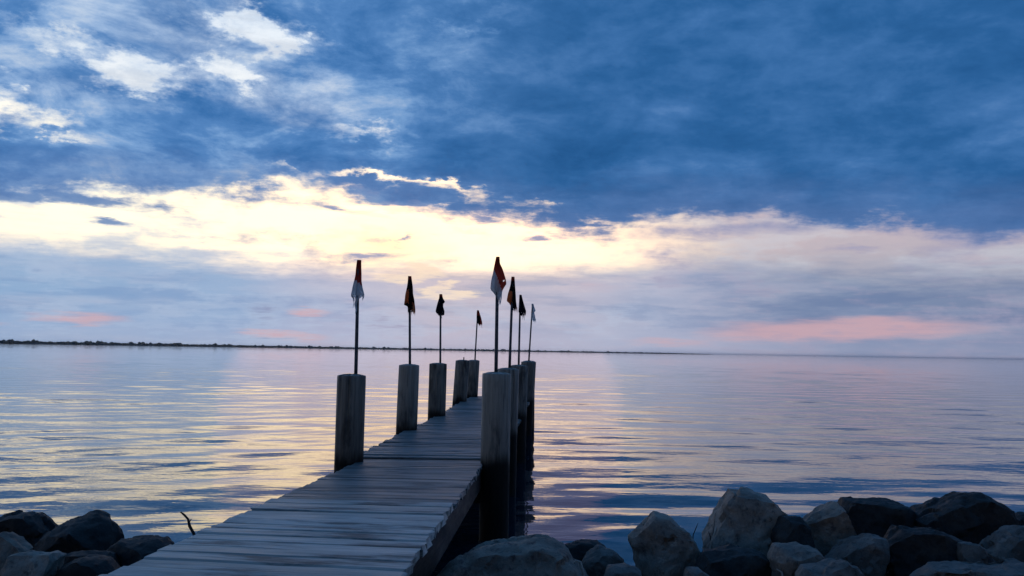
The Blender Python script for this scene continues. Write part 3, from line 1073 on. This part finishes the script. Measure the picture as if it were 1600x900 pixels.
# ------------------------------------------------------------------ rocks
# name, label, centre, depth, angular, stone, outline in metres about the centre
ROCKS = [
    ('boulder', 'big smooth rounded brown-grey boulder at the bottom edge beside the pier',
     (0.052, 4.25, 0.542), 0.62, 0, 'brown', [(-0.488, -0.175), (-0.425, -0.061), (-0.353, 0.005), (-0.212, 0.085), (-0.03, 0.114), (0.136, 0.127), (0.243, 0.102), (0.32, 0.042), (0.388, -0.064), (0.422, -0.176)]),
    ('rock', 'low black wet rock just behind the big smooth boulder, at the waterline',
     (0.507, 5.6, 0.285), 0.3, 0, 'dark', [(-0.179, -0.043), (-0.128, 0.044), (-0.018, 0.071), (0.113, 0.073), (0.179, 0.023), (0.202, -0.071), (-0.17, -0.098)]),
    ('rock', 'small blue-grey rock between the smooth boulder and the jagged pale rock',
     (0.558, 4.8, 0.410), 0.3, 0, 'grey', [(-0.155, -0.066), (-0.111, 0.044), (-0.025, 0.101), (0.061, 0.091), (0.121, 0.03), (0.115, -0.08), (-0.005, -0.119)]),
    ('rock', 'small flat grey stone at the bottom edge below the jagged pale rock',
     (0.585, 4.15, 0.511), 0.26, 0, 'grey', [(-0.123, -0.036), (-0.075, 0.05), (0.038, 0.071), (0.096, 0.046), (0.106, -0.048), (-0.042, -0.082)]),
    ('rock', 'jagged pale rock with a pointed top, nearest to the open water right of the pier',
     (0.913, 4.8, 0.533), 0.42, 1, 'pale', [(-0.205, 0.05), (-0.115, 0.088), (-0.055, 0.185), (0.032, 0.165), (0.096, 0.106), (0.186, 0.005), (0.209, -0.046), (0.104, -0.151), (0.014, -0.189), (-0.106, -0.154), (-0.159, -0.06)]),
    ('boulder', 'tall pyramid shaped grey boulder standing highest among the right rocks',
     (1.575, 5.25, 0.533), 0.62, 1, 'pale', [(-0.335, -0.099), (-0.207, 0.105), (-0.132, 0.236), (-0.041, 0.245), (0.091, 0.207), (0.165, 0.127), (0.263, 0.052), (0.286, -0.069), (0.252, -0.23), (-0.028, -0.315), (-0.315, -0.259)]),
    ('rock', 'dark rounded rock wedged against the right flank of the pyramid boulder',
     (1.750, 5.0, 0.535), 0.34, 0, 'dark', [(-0.138, 0.022), (-0.059, 0.134), (0.032, 0.136), (0.094, 0.075), (0.116, -0.032), (0.056, -0.167), (-0.101, -0.169)]),
    ('rock', 'brown-grey wedge shaped rock with a sloping split face left of the long dark boulder',
     (2.043, 5.15, 0.544), 0.45, 1, 'brown', [(-0.224, 0.033), (-0.086, 0.115), (0.028, 0.184), (0.088, 0.126), (0.147, 0.024), (0.166, -0.031), (0.105, -0.096), (-0.042, -0.192), (-0.182, -0.163)]),
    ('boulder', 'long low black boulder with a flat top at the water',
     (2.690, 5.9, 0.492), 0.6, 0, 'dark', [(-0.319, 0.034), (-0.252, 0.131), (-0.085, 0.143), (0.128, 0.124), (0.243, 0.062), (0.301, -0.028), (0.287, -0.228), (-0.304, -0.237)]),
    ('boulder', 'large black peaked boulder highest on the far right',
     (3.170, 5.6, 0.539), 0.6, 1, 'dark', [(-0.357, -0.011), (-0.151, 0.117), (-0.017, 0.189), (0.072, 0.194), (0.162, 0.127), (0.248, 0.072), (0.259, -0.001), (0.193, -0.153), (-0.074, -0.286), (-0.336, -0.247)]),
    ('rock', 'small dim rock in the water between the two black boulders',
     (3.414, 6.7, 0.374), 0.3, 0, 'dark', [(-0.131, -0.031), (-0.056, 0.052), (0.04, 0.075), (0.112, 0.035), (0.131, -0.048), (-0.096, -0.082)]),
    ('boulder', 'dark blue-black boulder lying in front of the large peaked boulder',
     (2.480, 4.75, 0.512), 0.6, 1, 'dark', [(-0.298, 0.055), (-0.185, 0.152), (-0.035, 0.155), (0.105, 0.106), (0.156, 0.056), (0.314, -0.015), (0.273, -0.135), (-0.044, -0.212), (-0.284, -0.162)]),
    ('rock', 'grey slanting rock with a blunt raised end in front of the long black boulder',
     (2.015, 4.7, 0.518), 0.32, 1, 'grey', [(-0.207, -0.053), (-0.054, 0.05), (0.079, 0.11), (0.153, 0.096), (0.144, 0.017), (0.039, -0.078), (-0.153, -0.142)]),
    ('rock', 'pale rounded stone below the pyramid boulder and the split wedge',
     (1.561, 4.4, 0.551), 0.32, 0, 'pale', [(-0.154, 0.012), (-0.112, 0.073), (0.012, 0.086), (0.102, 0.073), (0.135, 0.01), (0.127, -0.061), (0.01, -0.113), (-0.12, -0.081)]),
    ('rock', 'grey stone cut by the bottom edge below the pale rounded stone',
     (1.609, 4.05, 0.552), 0.32, 1, 'grey', [(-0.211, -0.064), (-0.137, 0.045), (0.053, 0.082), (0.123, 0.055), (0.178, -0.027), (-0.006, -0.091)]),
    ('rock', 'small grey stone on the dark slope below the large peaked boulder',
     (2.582, 4.55, 0.583), 0.16, 0, 'grey', [(-0.079, -0.005), (-0.056, 0.04), (0.022, 0.045), (0.068, 0.018), (0.077, -0.038), (-0.031, -0.06)]),
    ('rock', 'knobbly dark rock at the right edge beside the large peaked boulder',
     (3.583, 5.7, 0.473), 0.4, 1, 'dark', [(-0.149, -0.03), (-0.102, 0.058), (-0.011, 0.104), (0.136, 0.08), (0.198, -0.06), (-0.073, -0.151)]),
    ('rock', 'dull grey rock at the right edge below the knobbly dark one',
     (3.153, 5.0, 0.502), 0.45, 1, 'grey', [(-0.199, -0.05), (-0.118, 0.051), (0.01, 0.115), (0.166, 0.094), (0.219, -0.07), (-0.077, -0.14)]),
    ('boulder', 'flat grey slab along the bottom right corner',
     (2.395, 4.1, 0.551), 0.4, 1, 'grey', [(-0.356, -0.052), (-0.257, 0.037), (-0.097, 0.055), (0.063, 0.052), (0.272, 0.071), (0.38, -0.04), (-0.006, -0.124)]),
    ('boulder', 'black shadowed boulder filling the gap under the pyramid boulder',
     (1.252, 4.5, 0.473), 0.5, 0, 'dark', [(-0.225, -0.003), (-0.172, 0.08), (0.005, 0.117), (0.163, 0.092), (0.222, 0.004), (0.179, -0.134), (-0.172, -0.156)]),
    ('rock', 'little rounded grey stone at the bottom edge under the jagged pale rock',
     (0.932, 4.0, 0.559), 0.2, 0, 'grey', [(-0.081, -0.035), (-0.05, 0.036), (0.013, 0.049), (0.053, 0.013), (0.065, -0.063)]),
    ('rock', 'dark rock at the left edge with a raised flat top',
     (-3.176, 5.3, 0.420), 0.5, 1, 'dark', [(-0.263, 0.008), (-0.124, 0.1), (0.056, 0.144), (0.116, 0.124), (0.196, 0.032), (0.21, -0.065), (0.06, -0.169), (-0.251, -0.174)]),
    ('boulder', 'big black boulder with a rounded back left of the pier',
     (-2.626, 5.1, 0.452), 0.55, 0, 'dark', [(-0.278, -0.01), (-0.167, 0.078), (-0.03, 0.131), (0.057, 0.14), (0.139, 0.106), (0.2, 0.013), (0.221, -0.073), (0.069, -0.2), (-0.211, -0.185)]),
    ('rock', 'low flat dark rock whose tip reaches the pier edge',
     (-2.110, 4.7, 0.458), 0.4, 0, 'dark', [(-0.25, -0.032), (-0.116, 0.075), (0.002, 0.055), (0.097, 0.078), (0.165, 0.043), (0.163, -0.072), (-0.06, -0.147)]),
    ('rock', 'small pale stone with a flat top in the bottom left corner',
     (-2.293, 3.95, 0.568), 0.28, 1, 'pale', [(-0.14, -0.068), (-0.11, 0.041), (-0.062, 0.066), (0.104, 0.077), (0.128, 0.045), (0.099, -0.049), (-0.02, -0.111)]),
    ('rock', 'brown-grey stone leaning at the left edge above the pale stone',
     (-2.706, 4.4, 0.531), 0.3, 1, 'brown', [(-0.127, 0.038), (-0.027, 0.093), (0.044, 0.057), (0.12, 0.001), (0.108, -0.076), (-0.117, -0.113)]),
    ('rock', 'dark rounded stone at the bottom edge between the pale stone and the pier',
     (-2.051, 4.0, 0.518), 0.34, 0, 'dark', [(-0.143, -0.043), (-0.112, 0.058), (-0.005, 0.102), (0.09, 0.079), (0.156, 0.007), (0.116, -0.1), (-0.102, -0.103)]),
    ('rock', 'dim grey stone behind the dark rounded one under the big black boulder',
     (-2.313, 4.5, 0.453), 0.3, 0, 'dark', [(-0.156, -0.023), (-0.107, 0.05), (0.033, 0.066), (0.143, 0.04), (0.169, -0.042), (-0.081, -0.09)]),
]


def build_rock(name, label, centre, depth, angular, stone, outline, seed):
    rnd = random.Random(seed)
    cx, cy, cz = centre
    gz = ground_z(cx, cy)
    pts = []
    spread = 0.07 if angular else 0.035
    for (x, z) in outline:
        pts.append((x, rnd.uniform(-0.05, 0.05) * depth, z))
        for sy, sc in ((-0.40, 0.82), (0.40, 0.80)) if angular else ((-0.30, 0.84), (-0.48, 0.55), (0.30, 0.84), (0.48, 0.55)):
            k = sc * (1 + rnd.uniform(-spread, spread) * 1.6)
            pts.append((x * k + rnd.uniform(-spread, spread) * depth * 0.5, sy * depth * (1 + rnd.uniform(-0.15, 0.15)), z * k + rnd.uniform(-0.3, 0.3) * spread * depth))
    xs = [q[0] for q in outline]
    bot = min(min(q[1] for q in outline), gz - cz - 0.05)
    for k in range(8):                                   # foot that beds the rock in the bank
        an = 2 * math.pi * k / 8
        pts.append(((max(xs) - min(xs)) * (0.24 if angular else 0.34) * math.cos(an) + (max(xs) + min(xs)) / 2, depth * 0.36 * math.sin(an), bot))
    bm = bmesh.new()
    for q in pts:
        bm.verts.new(q)
    res = bmesh.ops.convex_hull(bm, input=bm.verts[:])
    bmesh.ops.delete(bm, geom=list({g_ for g_ in res['geom_interior'] + res['geom_unused'] if isinstance(g_, bmesh.types.BMVert)}), context='VERTS')
    # broken faces: planes that split pieces off the side towards the lake and the land
    for k in range(6 if angular else 4):
        n = Vector((rnd.uniform(-0.7, 0.7), rnd.choice((-1, -1, 1)), rnd.uniform(-0.5, 0.75))).normalized()
        sup = max(n.dot(w.co) for w in bm.verts)
        cut = bmesh.ops.bisect_plane(bm, geom=bm.verts[:] + bm.edges[:] + bm.faces[:], plane_co=n * sup * rnd.uniform(0.62, 0.84),
                                     plane_no=n, clear_outer=True)
        ed = [e for e in cut['geom_cut'] if isinstance(e, bmesh.types.BMEdge)]
        if ed:
            bmesh.ops.holes_fill(bm, edges=ed, sides=0)
    bmesh.ops.triangulate(bm, faces=bm.faces[:])
    for it in range(4):
        lim = max(0.03, 0.16 / (1.8 ** it))
        long_e = [e for e in bm.edges if e.calc_length() > lim]
        if long_e:
            bmesh.ops.subdivide_edges(bm, edges=long_e, cuts=1)
            bmesh.ops.triangulate(bm, faces=[q for q in bm.faces if len(q.verts) > 3])
        for _ in range(1):
            bmesh.ops.smooth_vert(bm, verts=bm.verts[:], factor=0.0 if angular else (0.10 if it > 1 else 0.0), use_axis_x=True, use_axis_y=True, use_axis_z=True)
    bm.normal_update()
    size = max(max(xs) - min(xs), depth)
    off = Vector((seed * 3.7, seed * 1.3, 0.0))
    disp = []
    for w in bm.verts:
        q = w.co + off
        d = (0.012 if angular else 0.026) * size * mnoise.fractal(q * (2.4 / size), 0.8, 2.0, 3)
        d += 0.010 * size * (mnoise.ridged_multi_fractal(q * (4.5 / size), 0.9, 2.0, 4, 1.0, 2.0) - 1.0) * (1.0 if angular else 0.5)
        _, cells = mnoise.voronoi(q * (3.0 / size))               # broken plates with stepped edges
        cp = cells[0]
        tilt = mnoise.noise_vector(cp * 5.3)
        d += (0.032 if angular else 0.018) * size * mnoise.noise(cp * 3.7) + (0.20 if angular else 0.10) * tilt.dot(q - cp * (size / 3.0))
        d += 0.008 * mnoise.fractal(q * 22.0, 0.7, 2.0, 3)
        disp.append(w.normal * d)
    for w, d in zip(bm.verts, disp):
        w.co += d
    me = bm_mesh(name, bm, True)
    me.set_sharp_from_angle(angle=rad(34))
    o = link(name, me, None, [ROCK_MATS[stone]])
    o.location = centre
    tag(o, label, 'rock', 'rocks along the shore')
    return o


for i, rk in enumerate(ROCKS):
    build_rock(*rk, 500 + i)


# small rubble that fills the gaps between the rocks
def build_rubble():
    rnd = random.Random(77)
    ico = bmesh.new()
    bmesh.ops.create_icosphere(ico, subdivisions=2, radius=1.0)
    iv = [w.co.copy() for w in ico.verts]
    ifc = [tuple(w.index for w in q.verts) for q in ico.faces]
    ico.free()
    v, f = [], []
    n = 0
    while n < 900:
        x, y = rnd.uniform(-7.5, 8.5), rnd.uniform(2.4, 6.2)
        if -1.75 < x < -0.15 and y < 5.2 and rnd.random() < 0.6:
            continue
        n += 1
        r = rnd.uniform(0.03, 0.10)
        z = ground_z(x, y) + r * 0.2
        sx, sy, sz = rnd.uniform(0.8, 1.4), rnd.uniform(0.8, 1.4), rnd.uniform(0.55, 0.9)
        b = len(v)
        o = Vector((n * 2.1, n * 0.7, 0))
        for q in iv:
            k = r * (1 + 0.35 * mnoise.noise(q * 1.1 + o) + 0.12 * mnoise.noise(q * 3.0 + o))
            v.append((x + q.x * k * sx, y + q.y * k * sy, z + q.z * k * sz))
        f += [tuple(b + q for q in t) for t in ifc]
    tag(link('rubble', mesh('rubble', v, f, True), None, [ROCK_MATS['grey']]), 'dark small rubble between the shore rocks', None, None, 'stuff')


build_rubble()


# ------------------------------------------------------------------ twigs and stalks
def stick(name, label, cat, pts, radii, mat, seed, extra=()):
    pts = [Vector(p) for p in pts]
    base = pts[0].copy()
    e = bpy.data.objects.new(name, None)
    COL.objects.link(e)
    e.location = base
    tag(e, label, cat)
    v, f = tube([p - base for p in pts], radii, 8, 0.12, seed)
    link('stem', mesh('stem', v, f, True), e, [mat])
    for ex, er in extra:
        v, f = tube([Vector(p) - base for p in ex], er, 6, 0.1, seed + 1)
        link('side_twig', mesh('side_twig', v, f, True), e, [mat])
    return e


stick('branch', 'bare crooked branch sticking up beside the left edge of the pier', 'branch',
      [(-1.80, 4.95, 0.05), (-1.85, 4.95, 0.34), (-1.902, 4.95, 0.515), (-1.930, 4.95, 0.56), (-1.942, 4.95, 0.601), (-1.965, 4.95, 0.625), (-1.989, 4.95, 0.642)],
      [0.012, 0.010, 0.009, 0.009, 0.007, 0.007, 0.004], M_TWIG, 3,
      [([(-1.935, 4.95, 0.58), (-1.925, 4.96, 0.60)], [0.005, 0.002])])
stick('dry_stalk', 'short dark forked stalk standing between the jagged pale rock and the pyramid boulder', 'plant',
      [(1.12, 5.0, 0.22), (1.134, 5.0, 0.545), (1.150, 5.0, 0.584), (1.165, 5.0, 0.62)], [0.004, 0.003, 0.003, 0.001], M_TWIG, 5)
stick('dry_stalk', 'dark stalk bent left against the foot of the pyramid boulder', 'plant',
      [(1.235, 4.86, 0.24), (1.205, 4.86, 0.57), (1.192, 4.86, 0.60)], [0.004, 0.004, 0.001], M_TWIG, 6)
stick('grass_blade', 'tall hair-thin grass blade rising left of the pyramid boulder', 'plant',
      [(1.215, 4.9, 0.24), (1.225, 4.9, 0.55), (1.237, 4.9, 0.62), (1.246, 4.9, 0.70)], [0.002, 0.002, 0.0016, 0.0008], M_TWIG, 7)
stick('dry_stalk', 'pale straw stick leaning on the face of the pyramid boulder', 'plant',
      [(1.140, 4.68, 0.30), (1.169, 4.70, 0.573), (1.187, 4.71, 0.613), (1.204, 4.72, 0.66)], [0.005, 0.005, 0.005, 0.003], M_STRAW, 8)
stick('root', 'pale curled root poking up beside the big smooth boulder', 'root',
      [(0.39, 4.0, 0.30), (0.378, 4.0, 0.52), (0.368, 4.0, 0.585), (0.355, 4.0, 0.628), (0.336, 4.0, 0.634), (0.324, 4.0, 0.620)],
      [0.009, 0.008, 0.007, 0.007, 0.006, 0.003], M_STRAW, 9)
stick('root', 'thin pale root curling at the bottom edge left of the pale rounded stone', 'root',
      [(1.345, 3.98, 0.33), (1.338, 3.98, 0.562), (1.332, 3.98, 0.60), (1.307, 3.98, 0.615)], [0.006, 0.005, 0.005, 0.002], M_STRAW, 10)
